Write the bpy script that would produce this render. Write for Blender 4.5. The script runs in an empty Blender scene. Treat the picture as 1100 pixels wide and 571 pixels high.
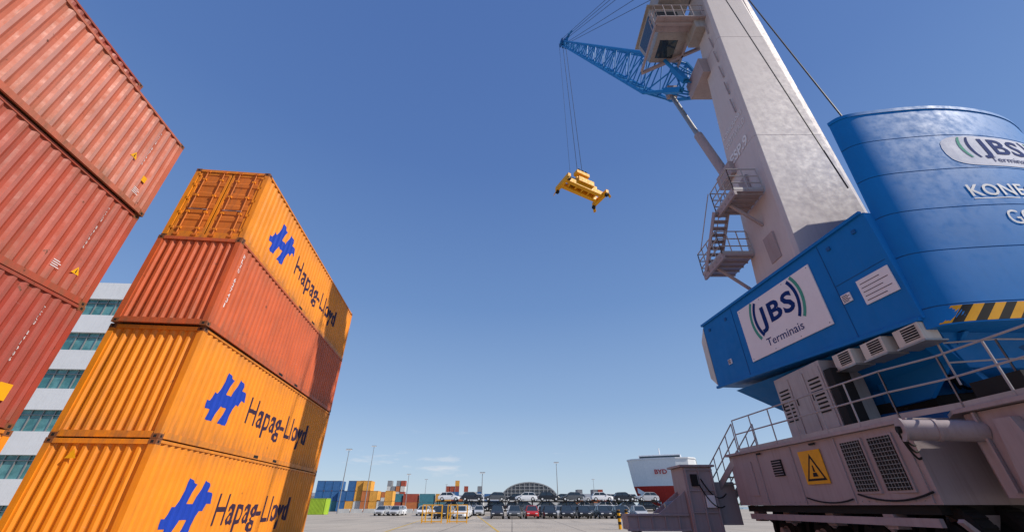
import bpy, bmesh, math, random
from mathutils import Vector, Matrix
random.seed(7)
SC=bpy.context.scene
COL=SC.collection
# ------------------------------------------------------------------ materials
def newmat(name):
    m=bpy.data.materials.new(name); m.use_nodes=True
    nt=m.node_tree; nt.nodes.clear()
    o=nt.nodes.new('ShaderNodeOutputMaterial'); b=nt.nodes.new('ShaderNodeBsdfPrincipled')
    nt.links.new(b.outputs[0],o.inputs[0]); return m,nt,b
def noise(nt,vec,scale,detail=5,rough=.6):
    n=nt.nodes.new('ShaderNodeTexNoise'); n.inputs['Scale'].default_value=scale
    n.inputs['Detail'].default_value=detail; n.inputs['Roughness'].default_value=rough
    nt.links.new(vec,n.inputs['Vector']); return n.outputs['Fac']
def ramp(nt,fac,a,b,va=0,vb=1):
    r=nt.nodes.new('ShaderNodeMapRange'); r.inputs[1].default_value=a; r.inputs[2].default_value=b
    r.inputs[3].default_value=va; r.inputs[4].default_value=vb; nt.links.new(fac,r.inputs[0]); return r.outputs[0]
def mul(nt,a,b_):
    m=nt.nodes.new('ShaderNodeMath'); m.operation='MULTIPLY'
    for i,x in enumerate((a,b_)):
        if isinstance(x,(int,float)): m.inputs[i].default_value=x
        else: nt.links.new(x,m.inputs[i])
    return m.outputs[0]
def mixc(nt,fac,A,B):
    m=nt.nodes.new('ShaderNodeMix'); m.data_type='RGBA'
    if isinstance(fac,(int,float)): m.inputs[0].default_value=fac
    else: nt.links.new(fac,m.inputs[0])
    for i,x in ((6,A),(7,B)):
        if isinstance(x,tuple): m.inputs[i].default_value=(*x[:3],1)
        else: nt.links.new(x,m.inputs[i])
    return m.outputs[2]
def mapping(nt,vec,scale):
    m=nt.nodes.new('ShaderNodeMapping'); m.inputs['Scale'].default_value=scale; nt.links.new(vec,m.inputs['Vector']); return m.outputs[0]
def paint(name,col,rough=.5,var=.25,streak=.35,rust=.0,fade=.0,bump=.08,metal=0,dirt=(.10,.07,.05),spec=.4,grime=False):
    m,nt,b=newmat(name)
    tc=nt.nodes.new('ShaderNodeTexCoord'); oi=nt.nodes.new('ShaderNodeObjectInfo')
    ad=nt.nodes.new('ShaderNodeVectorMath'); ad.operation='ADD'
    sc=nt.nodes.new('ShaderNodeMath'); sc.operation='MULTIPLY'; sc.inputs[1].default_value=37.
    nt.links.new(oi.outputs['Random'],sc.inputs[0]); nt.links.new(tc.outputs['Object'],ad.inputs[0]); nt.links.new(sc.outputs[0],ad.inputs[1])
    v=ad.outputs[0]
    dk=tuple(c*(1-var) for c in col)
    c=mixc(nt,ramp(nt,noise(nt,v,.9,6),.35,.68),col,dk)
    if fade>0:
        c=mixc(nt,ramp(nt,noise(nt,mapping(nt,v,(1.,1.,.5)),.8,4),.45,.75,0,fade),c,tuple(min(1,x*.6+.2) for x in col))
    if streak>0:
        s=noise(nt,mapping(nt,v,(5,5,.35)),1.6,5,.65)
        c=mixc(nt,ramp(nt,s,.5,.8,0,streak),c,dirt)
        s2=noise(nt,mapping(nt,v,(14,14,.6)),1.3,3,.6)
        c=mixc(nt,ramp(nt,s2,.56,.8,0,streak*.7),c,dirt)
    if grime:
        sp=nt.nodes.new('ShaderNodeSeparateXYZ'); nt.links.new(tc.outputs['Object'],sp.inputs[0])
        gn=ramp(nt,noise(nt,mapping(nt,v,(3,3,.8)),1.5,5,.7),.35,.7)
        c=mixc(nt,mul(nt,ramp(nt,sp.outputs[2],.05,.75,.75,0),gn),c,(.16,.085,.045))
        c=mixc(nt,mul(nt,ramp(nt,sp.outputs[2],2.3,2.88,0,.55),gn),c,(.17,.09,.05))
        # scratches and pale scuffs
        sc1=noise(nt,mapping(nt,v,(1,.6,9)),2.2,8,.75)
        c=mixc(nt,ramp(nt,sc1,.66,.72,0,.55),c,tuple(min(1,x*.5+.28) for x in col))
        # streaks of rust running down
        sr=noise(nt,mapping(nt,v,(22,22,.9)),.9,4,.6); sm=ramp(nt,noise(nt,v,.8,3),.5,.62)
        c=mixc(nt,mul(nt,ramp(nt,sr,.6,.75,0,.75),sm),c,(.15,.05,.02))
    if rust>0:
        rn=noise(nt,v,3.2,9,.72)
        c=mixc(nt,ramp(nt,rn,.69-rust*.16,.72-rust*.12),c,(.12,.042,.02))
    nt.links.new(c,b.inputs['Base Color'])
    nt.links.new(ramp(nt,noise(nt,v,4,5),.3,.7,rough-.1,rough+.15),b.inputs['Roughness'])
    b.inputs['Metallic'].default_value=metal; b.inputs['Specular IOR Level'].default_value=spec
    if bump>0:
        bp=nt.nodes.new('ShaderNodeBump'); bp.inputs['Strength'].default_value=bump; bp.inputs['Distance'].default_value=.08
        nt.links.new(noise(nt,v,1.7,6,.6),bp.inputs['Height']); nt.links.new(bp.outputs[0],b.inputs['Normal'])
    return m
def plain(name,col,rough=.6,metal=0,spec=.15):
    m,nt,b=newmat(name); tc=nt.nodes.new('ShaderNodeTexCoord')
    c=mixc(nt,ramp(nt,noise(nt,tc.outputs['Object'],3,5),.3,.7),col,tuple(x*.82 for x in col))
    nt.links.new(c,b.inputs['Base Color']); b.inputs['Roughness'].default_value=rough; b.inputs['Metallic'].default_value=metal
    b.inputs['Specular IOR Level'].default_value=spec
    return m
YEL=(.82,.262,.010)
M=dict(
 blue=paint('crane_blue',(.005,.170,.50),.55,.10,.10,0,.0,.0,spec=.2,dirt=(.03,.07,.14)),
 blued=paint('crane_blue_dark',(.008,.10,.30),.5,.2,.3,.1,spec=.25),
 grey=paint('crane_grey',(.37,.305,.31),.6,.12,.34,.1,.0,.02,dirt=(.15,.11,.10),spec=.25),
 tower=paint('tower_grey',(.56,.50,.49),.6,.06,.22,.0,.0,.0,dirt=(.30,.25,.23),spec=.25),
 white=paint('sign_white',(.78,.76,.78),.5,.05,.06,0,0,.01,spec=.2),
 cream=paint('cream_paint',(.62,.57,.50),.5,.12,.3,0),
 cabp=paint('cab_paint',(.36,.33,.31),.5,.2,.4,0),
 steel=paint('galvanised',(.33,.33,.33),.45,.2,.2,0,0,.03,.5),
 rail=paint('rail_grey',(.40,.37,.37),.5,.2,.2,.05),
 dark=plain('dark_steel',(.022,.021,.021),.7), black=plain('rubber',(.018,.018,.018),.8),
 navy=plain('navy_lettering',(.012,.04,.18),.8,0,.05), logob=plain('logo_blue',(.015,.055,.40),.6),
 txt=plain('lettering_dark',(.045,.025,.05),.6), wtxt=plain('lettering_white',(.80,.80,.80),.6),
 green=plain('logo_green',(.08,.36,.28),.7,0,.05),
 yk=paint('equipment_yellow',(.80,.38,.012),.5,.15,.2,.1,spec=.2), 
 glass=plain('dark_glass',(.03,.045,.06),.08,0,.5), lens=plain('lamp_lens',(.8,.8,.8),.1,0,.5),
 cable=plain('wire_rope',(.05,.05,.055),.5),
)
for nm,col,var,st,ru,fa in (('yel',YEL,.16,.30,.18,0),('org',(.58,.105,.026),.2,.38,.35,.05),('red1',(.52,.125,.062),.22,.34,.3,.2),('red2',(.43,.072,.036),.22,.42,.35,.08),('red3',(.37,.052,.030),.25,.42,.35,.05)):
    M[nm]=paint('container_'+nm,col,.55,var,st,ru,fa,.10,grime=True)
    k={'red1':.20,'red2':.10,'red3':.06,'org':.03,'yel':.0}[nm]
    M[nm+'_c']=paint('container_crest_'+nm,tuple(c*(1-k)+k*.62 for c in col),.6,var,st*.8,ru,fa,.10,grime=True)  # paler crests: fading plus sunlit-rib contrast put into the colour
# ------------------------------------------------------------------ mesh builder
class MB:
    def __init__(s): s.v=[];s.f=[];s.m=[]
    def add(s,vs,fs,mi=0):
        o=len(s.v); s.v+= [tuple(x) for x in vs]
        for f in fs: s.f.append([i+o for i in f]); s.m.append(mi)
    def box(s,lo,hi,mi=0):
        x0,y0,z0=lo;x1,y1,z1=hi
        s.add([(x0,y0,z0),(x1,y0,z0),(x1,y1,z0),(x0,y1,z0),(x0,y0,z1),(x1,y0,z1),(x1,y1,z1),(x0,y1,z1)],
         [(0,3,2,1),(4,5,6,7),(0,1,5,4),(1,2,6,5),(2,3,7,6),(3,0,4,7)],mi)
    def loft(s,A,B,mi=0,caps=True):
        n=len(A); fs=[(i,(i+1)%n,(i+1)%n+n,i+n) for i in range(n)]
        s.add(list(A)+list(B),fs,mi)
        if caps:
            o=len(s.v)-2*n
            s.f.append([o+i for i in range(n)][::-1]); s.m.append(mi)
            s.f.append([o+n+i for i in range(n)]); s.m.append(mi)
    def prism(s,poly,z0,z1,mi=0):
        s.loft([(x,y,z0) for x,y in poly],[(x,y,z1) for x,y in poly],mi)
    def beam(s,p,q,w,h=None,mi=0,up=(0,0,1)):
        h=h or w; p=Vector(p);q=Vector(q);d=(q-p).normalized();u=Vector(up)
        if abs(d.dot(u))>.97: u=Vector((0,1,0))
        r=d.cross(u).normalized(); u=r.cross(d)
        c=[(-1,-1),(1,-1),(1,1),(-1,1)]
        s.loft([p+r*a*w/2+u*b*h/2 for a,b in c],[q+r*a*w/2+u*b*h/2 for a,b in c],mi)
    def cyl(s,p,q,r,n=10,mi=0,r2=None):
        r2=r if r2 is None else r2; p=Vector(p);q=Vector(q);d=(q-p).normalized();u=Vector((0,0,1))
        if abs(d.dot(u))>.97: u=Vector((0,1,0))
        a=d.cross(u).normalized(); b=a.cross(d)
        cs=[(math.cos(2*math.pi*i/n),math.sin(2*math.pi*i/n)) for i in range(n)]
        s.loft([p+(a*x+b*y)*r for x,y in cs],[q+(a*x+b*y)*r2 for x,y in cs],mi)
    def hose(s,p,q,sag,r=.02,mi=0,k=8):
        p=Vector(p);q=Vector(q);pts=[p.lerp(q,i/k)-Vector((0,0,sag*4*(i/k)*(1-i/k))) for i in range(k+1)]
        for i in range(k): s.cyl(pts[i],pts[i+1],r,6,mi)
    def obj(s,name,mats,parent=None,mat=None,bevel=0,smooth=False):
        me=bpy.data.meshes.new(name); me.from_pydata(s.v,[],s.f)
        for m in mats: me.materials.append(M[m] if isinstance(m,str) else m)
        me.polygons.foreach_set('material_index',s.m)
        bm=bmesh.new(); bm.from_mesh(me)
        bmesh.ops.recalc_face_normals(bm,faces=bm.faces)
        if smooth:
            for f in bm.faces: f.smooth=True
            for e_ in bm.edges:
                if len(e_.link_faces)==2 and e_.calc_face_angle(3)>math.radians(35): e_.smooth=False
        bm.to_mesh(me); bm.free()
        o=bpy.data.objects.new(name,me); COL.objects.link(o)
        if parent: o.parent=parent
        if mat is not None: o.matrix_local=mat
        if bevel:
            b=o.modifiers.new('bevel','BEVEL'); b.width=bevel; b.segments=2; b.limit_method='ANGLE'
        return o
def empty(name,mat=None):
    e=bpy.data.objects.new(name,None); COL.objects.link(e)
    if mat is not None: e.matrix_world=mat
    return e
def frame(o,x,y):
    x=Vector(x).normalized(); y=Vector(y); y=(y-x*y.dot(x)).normalized(); z=x.cross(y)
    m=Matrix((x,y,z)).transposed().to_4x4(); m.translation=Vector(o); return m
def conform(me,breaks,prof):
    bm=bmesh.new(); bm.from_mesh(me)
    for b in breaks:
        bmesh.ops.bisect_plane(bm,geom=bm.verts[:]+bm.edges[:]+bm.faces[:],plane_co=(b,0,0),plane_no=(1,0,0))
    for v in bm.verts: v.co.z=prof(v.co.x)
    bm.to_mesh(me); bm.free()
def text(name,body,width,height,mat,M4,parent,bold=.0,prof=None,spacing=1.0,x0=0):
    cu=bpy.data.curves.new(name,'FONT'); cu.body=body; cu.size=1; cu.offset=bold; cu.resolution_u=3; cu.space_character=spacing
    t=bpy.data.objects.new(name,cu); COL.objects.link(t); bpy.context.view_layer.update()
    me=bpy.data.meshes.new_from_object(t.evaluated_get(bpy.context.evaluated_depsgraph_get()))
    bpy.data.objects.remove(t)
    xs=[v.co.x for v in me.vertices]
    w=max(xs)-min(xs); cap=.70
    for v in me.vertices:
        v.co.x=(v.co.x-min(xs))/w*width+x0; v.co.y=v.co.y/cap*height; v.co.z=0
    if prof: conform(me,[b for b in prof[0] if x0-.1<b<x0+width+.1],prof[1])
    me.materials.clear(); me.materials.append(M[mat])
    for p in me.polygons: p.material_index=0
    o=bpy.data.objects.new(name,me); COL.objects.link(o); o.parent=parent; o.matrix_local=M4
    return o
def flatpoly(name,polys,mat,M4,parent,prof=None):
    me=bpy.data.meshes.new(name); vs=[];fs=[]
    for p in polys:
        o=len(vs); vs+=[(x,y,0) for x,y in p]; fs.append(list(range(o,o+len(p))))
    me.from_pydata(vs,[],fs)
    if prof:
        xs=[v[0] for v in vs]; conform(me,[b for b in prof[0] if min(xs)<b<max(xs)],prof[1])
    me.materials.append(M[mat]); o=bpy.data.objects.new(name,me); COL.objects.link(o); o.parent=parent; o.matrix_local=M4
    return o
# ------------------------------------------------------------------ containers
H=2.896; W=2.438
def corr(a,b,pitch,depth):
    n=max(1,round((b-a)/pitch)); p=(b-a)/n; out=[]
    for i in range(n):
        s=a+i*p
        out+=[(s,0),(s+.28*p,0),(s+.5*p,-depth),(s+.78*p,-depth)]
    out.append((b,0)); return out
def profof(pts,base):
    br=[p[0] for p in pts]
    def f(x):
        if x<=br[0]: return base
        for i in range(len(pts)-1):
            if pts[i][0]<=x<=pts[i+1][0]:
                t=(x-pts[i][0])/max(1e-9,pts[i+1][0]-pts[i][0]); return base+pts[i][1]*(1-t)+pts[i+1][1]*t
        return base
    return (br,f)
M['dark_cast']=paint('corner_casting',(.22,.08,.03),.6,.3,.3,.3)
def container(name,col,L=12.192,door=False,mat=None,marks=None,logo=False,parent=None):
    b=MB(); P=.15
    for x in (-W,-P):
        for y in (0,L-P): b.box((x,y,.11),(x+P,y+P,H-.11),0)
    for x in (-W-.004,-.174):
        for y in (-.004,L-.174):
            for z in (0,H-.118):
                b.box((x,y,z),(x+.178,y+.178,z+.118),1)
                if y<0: b.box((x+.055,y-.003,z+.03),(x+.12,y-.001,z+.088),3)
                if x>-1: b.box((x+.179,y+.055,z+.03),(x+.181,y+.12,z+.088),3)
    for x in (-W,-.06):
        b.box((x,.174,H-.075),(x+.06,L-.174,H-.01),0)
        b.box((x,.174,.02),(x+.06,L-.174,.17),0)
    for y in (0.0,L-.08):
        b.box((-W+.174,y,H-.12),(-.174,y+.08,H-.012),0); b.box((-W+.174,y,.02),(-.174,y+.08,.17),0)
    if L>10:
        for y in (L/2-1.0,L/2+.65): b.box((-.003,y,.05),(.001,y+.35,.14),3)
    pts=corr(P,L-P,.276,.036)
    for side in (0,1):
        base=-.014
        vs=[];n=len(pts)
        for z in (.17,H-.075):
            for s_,d in pts:
                x=base+d; 
                if side: x=-W-x
                vs.append((x,s_,z))
        for i in range(n-1):
            pass
        o=len(b.v); b.v+=vs
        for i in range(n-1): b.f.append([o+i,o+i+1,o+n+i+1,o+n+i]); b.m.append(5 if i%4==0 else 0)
    b.box((-W+.06,.08,H-.06),(-.06,L-.08,H-.03),0); b.box((-W+.06,.08,.06),(-.06,L-.08,.12),1)
    ep=corr(-W+P,-P,.25,.045); n=len(ep)
    for y,sg,isdoor in ((.03,1,door),(L-.03,-1,False)):
        if not isdoor:
            vs=[(s_,y-sg*d,z) for z in (.17,H-.12) for s_,d in ep]
            b.add(vs,[(i,i+1,n+i+1,n+i) for i in range(n-1)],0)
    if door:
        for k in range(2):
            xa=-W+P+.01 if k==0 else -W/2+.008; xb=-W/2-.008 if k==0 else -P-.01
            b.box((xa,.05,.17),(xb,.10,H-.12),3)
            b.box((xa+.015,.028,.19),(xb-.015,.05,.27),0); b.box((xa+.015,.028,H-.22),(xb-.015,.05,H-.14),0)
            b.box((xa+.015,.028,.27),(xa+.09,.05,H-.22),0); b.box((xb-.09,.028,.27),(xb-.015,.05,H-.22),0)
            k5=5; hh=(H-.22-.27)/k5
            for j in range(k5):
                z0=.27+j*hh; x0,x1=xa+.09,xb-.09
                vs=[(x,y,zz) for zz,y in ((z0,.028),(z0+.32*hh,.028),(z0+.42*hh,.048),(z0+.9*hh,.048),(z0+hh,.028)) for x in (x0,x1)]
                b.add(vs,[(2*i,2*i+1,2*i+3,2*i+2) for i in range(4)],4)
            for fx in (.24,.76):
                x=xa+(xb-xa)*fx
                b.cyl((x,-.002,.08),(x,-.002,H-.06),.02,8,4)
                for zz in (.35,1.0,1.7,2.4): b.box((x-.05,-.02,zz),(x+.05,.03,zz+.07),0)
                for zz in (.10,H-.15): b.box((x-.07,-.025,zz),(x+.07,.02,zz+.08),4)
                b.box((x-.02 if fx<.5 else x-.42,-.03,1.12),(x+.42 if fx<.5 else x+.02,-.015,1.15),2)
            hx=xa if k==0 else xb
            for zz in (.35,.95,1.55,2.15,2.6): b.box((hx-.06,.0,zz),(hx+.06,.045,zz+.1),0)
    e=empty(name,mat)
    b.obj('body',[col,'dark_cast' ,'steel','dark','door_orange',col+'_c' if col+'_c' in M else col],e)
    LM=frame((0,0,0),(0,1,0),(0,0,1))
    pr=profof(pts,-.014+.004)
    if logo:
        for q in (0,1):
            text('lettering_%d'%q,'Hapag-Lloyd',5.85,.84,'txt',LM@Matrix.Translation((0,1.0+.008*q,.0008*q)),e,.008,pr,spacing=1.04,x0=3.75+.045*q)
        sl=[[(1.55,.72),(1.95,.72),(2.10,1.18),(2.42,1.18),(2.28,.72),(2.68,.72),(2.90,1.38),(3.12,1.38),(3.18,1.62),(2.98,1.62),(3.10,2.02),(2.72,2.16),(2.52,1.55),(2.22,1.55),(2.36,2.02),(1.98,2.16),(1.76,1.48),(1.58,1.48),(1.50,1.22),(1.70,1.22)]]
        flatpoly('logo',sl,'logob',LM,e,pr)
        flatpoly('logo_wing',[[(2.74,1.56),(3.42,1.56),(3.36,1.80),(3.12,1.86),(2.80,1.80)],[(1.42,1.0),(1.68,1.0),(1.70,1.22),(1.36,1.22)]],'logob',LM@Matrix.Translation((0,0,.001)),e,pr)
    if marks:
        y0,code,sz=marks
        for i,ch in enumerate(code):
            if ch!=' ': text('code_%d'%i,ch,.09*sz if ch not in '1I' else .035*sz,.13*sz,'wtxt',LM@Matrix.Translation((0,2.45-i*.17*sz,0)),e,.012,pr,x0=y0)
    return e
M['door_orange']=paint('door_faded_orange',(.62,.17,.02),.6,.25,.45,.4,0,.1)
TH=math.radians(5.95)
def stack(ox,oy,z,jx=0,jy=0): return Matrix.Translation((ox+jx,oy+jy,z))@Matrix.Rotation(TH+random.uniform(-.0015,.0015),4,'Z')
S=H+.012
A=(-8.58,10.38)
container('shipping_container','yel',mat=stack(*A,0.0),logo=True)
container('shipping_container','yel',mat=stack(*A,S,-.03,.05),logo=True)
container('shipping_container','org',mat=stack(*A,2*S,.05,-.06),marks=(.42,'HLXU 627431',1))
container('shipping_container','yel',mat=stack(*A,3*S,-.02,.04),logo=True,door=True)
LD=Vector((-math.sin(TH),math.cos(TH))); 
B=Vector((-10.85,9.25))
O=B-LD*12.192
Rr=Vector((math.cos(TH),math.sin(TH)))
for i,c in enumerate(['yel','red3','red2','red1']):
    container('shipping_container',c,mat=stack(O.x,O.y,i*S,random.uniform(-.05,.05),random.uniform(-.05,.05)),marks=(11.3,'TCLU 841906',.7) if i else None)
O2=O-Rr*2.52
for i,c in enumerate(['red2','org','red3','red2','red3']):
    container('shipping_container',c,mat=stack(O2.x,O2.y,i*S,random.uniform(-.05,.05),random.uniform(-.05,.05)))
def label(par,y,z,kind,sc=.3):
    LM=frame((-.008,y,z),(0,1,0),(0,0,1))
    if kind=='tri': 
        flatpoly('warning_label',[[(-.5*sc,0),(.5*sc,0),(0,.9*sc)]],'yk',LM,par)
        flatpoly('warning_label_mark',[[(-.08*sc,.12*sc),(.08*sc,.12*sc),(.03*sc,.6*sc),(-.03*sc,.6*sc)]],'dark',LM@Matrix.Translation((0,0,.003)),par)
    elif kind=='sq': flatpoly('label',[[(-.5*sc,0),(.5*sc,0),(.5*sc,1.2*sc),(-.5*sc,1.2*sc)]],'yk',LM,par)
    else: 
        for i in range(4): flatpoly('data_line_%d'%i,[[(-.12,.05*i),(.10-.05*(i%2),.05*i),(.10-.05*(i%2),.05*i+.016),(-.12,.05*i+.016)]],'wtxt',LM,par)
cs=[o for o in bpy.data.objects if o.name.startswith('shipping_container')]
label(cs[5],11.55,.5,'sq',.28); label(cs[5],11.0,1.1,'tri',.22); label(cs[6],11.5,.6,'tri',.22); label(cs[7],11.0,1.2,'tri',.22); label(cs[7],11.6,.4,'data')
label(cs[6],11.0,.5,'data'); label(cs[7],11.62,.85,'sq',.15)
LM=frame((-1.7,-.004,2.45),(1,0,0),(0,0,1)); flatpoly('warning_label',[[(-.12,0),(.12,0),(0,.21)]],'yk',LM,cs[0])
# ------------------------------------------------------------------ crane
crane=empty('mobile_harbour_crane')
def sx(y): return 8.88+(17.3-y)*.131
def hz(y): return 5.4+(y-8.9)*.055
b=MB(); n=Vector((.991,.13,0))
def hp(y,z,off=0): return Vector((sx(y)-off,y,z))
N=hp(8.9,5.4);F_=hp(17.3,5.86);Nt=hp(8.9,8.65);Ft=hp(17.3,8.65)
w=n*6.6
b.add([N,F_,Ft,Nt,N+w,F_+w,Ft+w,Nt+w],[(0,1,2,3),(4,7,6,5),(0,3,7,4),(1,5,6,2),(0,4,5,1),(3,2,6,7)],0)
for y in (10.6,15.2): b.beam(hp(y,hz(y)+.05,.004),hp(y,8.6,.004),.03,.02,1)
b.beam(hp(8.95,8.68,.02),hp(17.35,8.68,.02),.10,.10,0); b.beam(hp(8.95,5.40,.02),hp(17.35,5.86,.02),.12,.10,0)
b.beam(hp(9.0,7.15,.003),hp(10.6,7.15,.003),.02,.02,1)
for y in (9.3,10.2,15.6,16.8):
    b.beam(hp(y,8.3,.02),hp(y+.12,8.3,.02),.04,.12,1)
b.obj('machinery_house',['blue','blued'],crane,bevel=.03)
b=MB(); b.add([hp(17.32,5.95),hp(17.32,8.55),hp(17.9,8.1)+n*.15,hp(17.9,6.4)+n*.15,hp(17.32,5.95)+w,hp(17.32,8.55)+w,hp(17.9,8.1)+w-n*.15,hp(17.9,6.4)+w-n*.15],
 [(0,1,2,3),(4,7,6,5),(0,3,7,4),(1,5,6,2),(3,2,6,7)],0); b.obj('house_front',['cream'],crane)
SG=frame(hp(14.82,6.18,.03),hp(11.1,6.18)-hp(14.82,6.18),(0,0,1))
b=MB(); b.box((0,0,-.02),(3.75,2.08,.012),0)
for x in (.1,1.3,2.5,3.65):
    for z in (.08,2.0): b.cyl((x,z,.012),(x,z,.02),.02,6,1)
b.obj('sign_board',['white','steel'],crane,SG)
def jbs(M4,par,s=1.0):
    text('letters_jbs','JBS',1.75*s,.68*s,'navy',M4@Matrix.Translation((1.0*s,1.0*s,.018)),par,.03,spacing=1.12)
    def arc(cx,cy,r0,r1,a0,a1,k=10):
        def pt(i,r): a=a0+(a1-a0)*i/k; return (cx+r*math.cos(a),cy+r*math.sin(a))
        return [[pt(j,r1),pt(j+1,r1),pt(j+1,r0),pt(j,r0)] for j in range(k)]
    d=math.radians
    cx,cy=1.87*s,1.33*s
    flatpoly('arc_navy',arc(cx-.02*s,cy,1.02*s,1.15*s,d(-36),d(36))+arc(cx+.02*s,cy,1.02*s,1.15*s,d(144),d(216)),'navy',M4@Matrix.Translation((0,0,.018)),par)
    flatpoly('arc_green',arc(cx-.02*s,cy,1.22*s,1.34*s,d(-34),d(34))+arc(cx+.02*s,cy,1.22*s,1.34*s,d(146),d(214)),'green',M4@Matrix.Translation((0,0,.018)),par)
    text('letters_terminais','Terminais',1.75*s,.28*s,'navy',M4@Matrix.Translation((1.0*s,.26*s,.018)),par,.005)
jbs(SG,crane)
for y,z,ww,hh in ((9.95,6.25,.95,.72),(10.55,6.55,.3,.26),(16.2,6.5,.22,.2)):
    b=MB(); m4=frame(hp(y,z,.03),hp(8,0)-hp(9,0),(0,0,1)); b.box((0,0,-.02),(ww,hh,.01),0)
    for i in range(5): b.box((ww*.08,hh*(.12+.17*i),.012),(ww*(.9 if i%2 else .7),hh*(.12+.17*i)+.02,.014),1)
    b.obj('notice_plate',['white','txt'],crane,m4)
# -- counterweight
bot=[(10.0,8.98),(10.3,8.66),(11.3,8.42),(13.4,8.24),(15.2,8.42),(16.6,8.85),(17.8,9.6),(18.4,10.4),(18.3,11.0),(12.9,10.9)]
top=[(10.55,8.92),(10.8,8.62),(11.6,8.42),(13.4,8.24),(15.2,8.42),(16.6,8.85),(17.8,9.6),(18.4,10.4),(18.2,11.0),(13.1,10.6)]
ZB=5.12
def cr(P,k=5):
    P=[Vector(p) for p in P]; out=[]
    for i in range(len(P)-1):
        p0=P[max(0,i-1)];p1=P[i];p2=P[i+1];p3=P[min(len(P)-1,i+2)]
        for j in range(k):
            t=j/k; out.append(.5*((2*p1)+(p2-p0)*t+(2*p0-5*p1+4*p2-p3)*t*t+(3*p1-p0-3*p2+p3)*t**3))
    out.append(P[-1]); return out
NF=36
def cw(z,off=0):
    t=(z-5.4)/7.1
    base=[((x0+(x1-x0)*t),(y0+(y1-y0)*t)) for (x0,y0),(x1,y1) in zip(bot,top)]
    pts=cr(base[:8])+[Vector(base[8]),Vector(base[9])]
    c=Vector((14.4,10.2)); r=[]
    for p in pts:
        q=p+(p-c).normalized()*off; r.append((q.x,q.y,z))
    return r
b=MB(); zs=[ZB,5.62,7.1,8.4,9.75,11.1,12.3]
for i in range(len(zs)-1): b.loft(cw(zs[i]+.015),cw(zs[i+1]-.015),0)
for z in zs[1:-1]: b.loft(cw(z-.016,-.02),cw(z+.016,-.02),1)
b.loft(cw(12.29,.03),cw(12.42,.03),0)
b.obj('counterweight',['blue','blued'],crane,smooth=True)
b=MB(); 
for x in (11.6,17.0): b.cyl((x,9.3,12.4),(x,9.3,12.7),.15,10,0)
b.obj('counterweight_lugs',['blued','rail'],crane)
ring0=[Vector(p) for p in cw(ZB+.05,.012)[:NF]]; ring1=[Vector(p) for p in cw(5.58,.012)[:NF]]
def along(r,s):
    for i in range(len(r)-1):
        l=(r[i+1]-r[i]).length
        if s<=l or i==len(r)-2: return r[i]+(r[i+1]-r[i])*(s/l)
        s-=l
L0=sum((ring0[i+1]-ring0[i]).length for i in range(NF-1))
b=MB(); s0=.25
while s0<L0-1:
    for mi in (0,1):
        for q in range(3): b.add([along(ring0,s0+.075*q),along(ring0,s0+.075*(q+1)),along(ring1,s0+.075*(q+1)+.36),along(ring1,s0+.075*q+.36)],[(0,1,2,3)],mi)
        s0+=.225
b.obj('hazard_stripes',['yk','dark'],crane)
M['plaque']=paint('plaque_white',(.60,.62,.72),.7,.06,.1,bump=0,spec=.1)
def ringpt(x,z,off):
    r=cw(z,off)
    for i in range(NF-1):
        if r[i][0]<=x<=r[i+1][0]:
            t=(x-r[i][0])/max(1e-6,(r[i+1][0]-r[i][0])); return Vector((x,r[i][1]+(r[i+1][1]-r[i][1])*t,z))
    return Vector((x,8.3,z))
P0=[];P1=[];b=MB()
for i in range(67):
    u_=(i-33)/33; x=14.56+u_*1.85; e_=.5*(1-math.sqrt(max(0,1-u_**6))) ; P0.append(ringpt(x,9.82+e_,.010)); P1.append(ringpt(x,11.04-e_,.010))
n_=len(P0); b.add(P0+P1,[(i,i+1,n_+i+1,n_+i) for i in range(n_-1)],0); b.obj('plaque',['plaque'],crane)
def ringtext(name,body,width,height,mat,x,z,bold,off=.02,spacing=1.0):
    o=text(name,body,width,height,mat,Matrix.Identity(4),crane,bold,spacing=spacing)
    bm=bmesh.new(); bm.from_mesh(o.data)
    bmesh.ops.triangulate(bm,faces=bm.faces)
    K=int(width/.08)+1
    for k in range(1,K):
        bmesh.ops.bisect_plane(bm,geom=bm.verts[:]+bm.edges[:]+bm.faces[:],plane_co=(width*k/K,0,0),plane_no=(1,0,0))
    for v in bm.verts:
        v.co=ringpt(x+v.co.x,z+v.co.y,off)
    bmesh.ops.recalc_face_normals(bm,faces=bm.faces)
    for f in bm.faces:
        if f.normal.y>0: f.normal_flip()
    bm.to_mesh(o.data); bm.free()
ringtext('letters_jbs','JBS',1.5,.60,'navy',13.75,10.32,.02,spacing=1.1)
ringtext('arc_l','(',.2,.60,'navy',13.45,10.36,.02);ringtext('arc_l2','(',.2,.60,'green',13.2,10.36,.02);ringtext('arc_r',')',.2,.60,'navy',15.35,10.36,.02);ringtext('arc_r2',')',.2,.60,'green',15.6,10.36,.02)
ringtext('letters_terminais','Terminais',1.3,.20,'navy',13.85,9.98,.004)
ringtext('letters_maker','KONECRANES',3.6,.40,'wtxt',12.55,8.72,.012,spacing=1.08); ringtext('letters_maker_2','GOTTWALD',2.8,.46,'wtxt',13.0,7.75,.0)
b=MB(); b.add([ringpt(12.55,8.62,.012),ringpt(13.4,8.62,.012),ringpt(14.3,8.62,.012),ringpt(14.3,8.65,.012),ringpt(13.4,8.65,.012),ringpt(12.55,8.65,.012)],[(0,1,4,5),(1,2,3,4)],0); b.obj('maker_underline',['wtxt'],crane)
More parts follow.
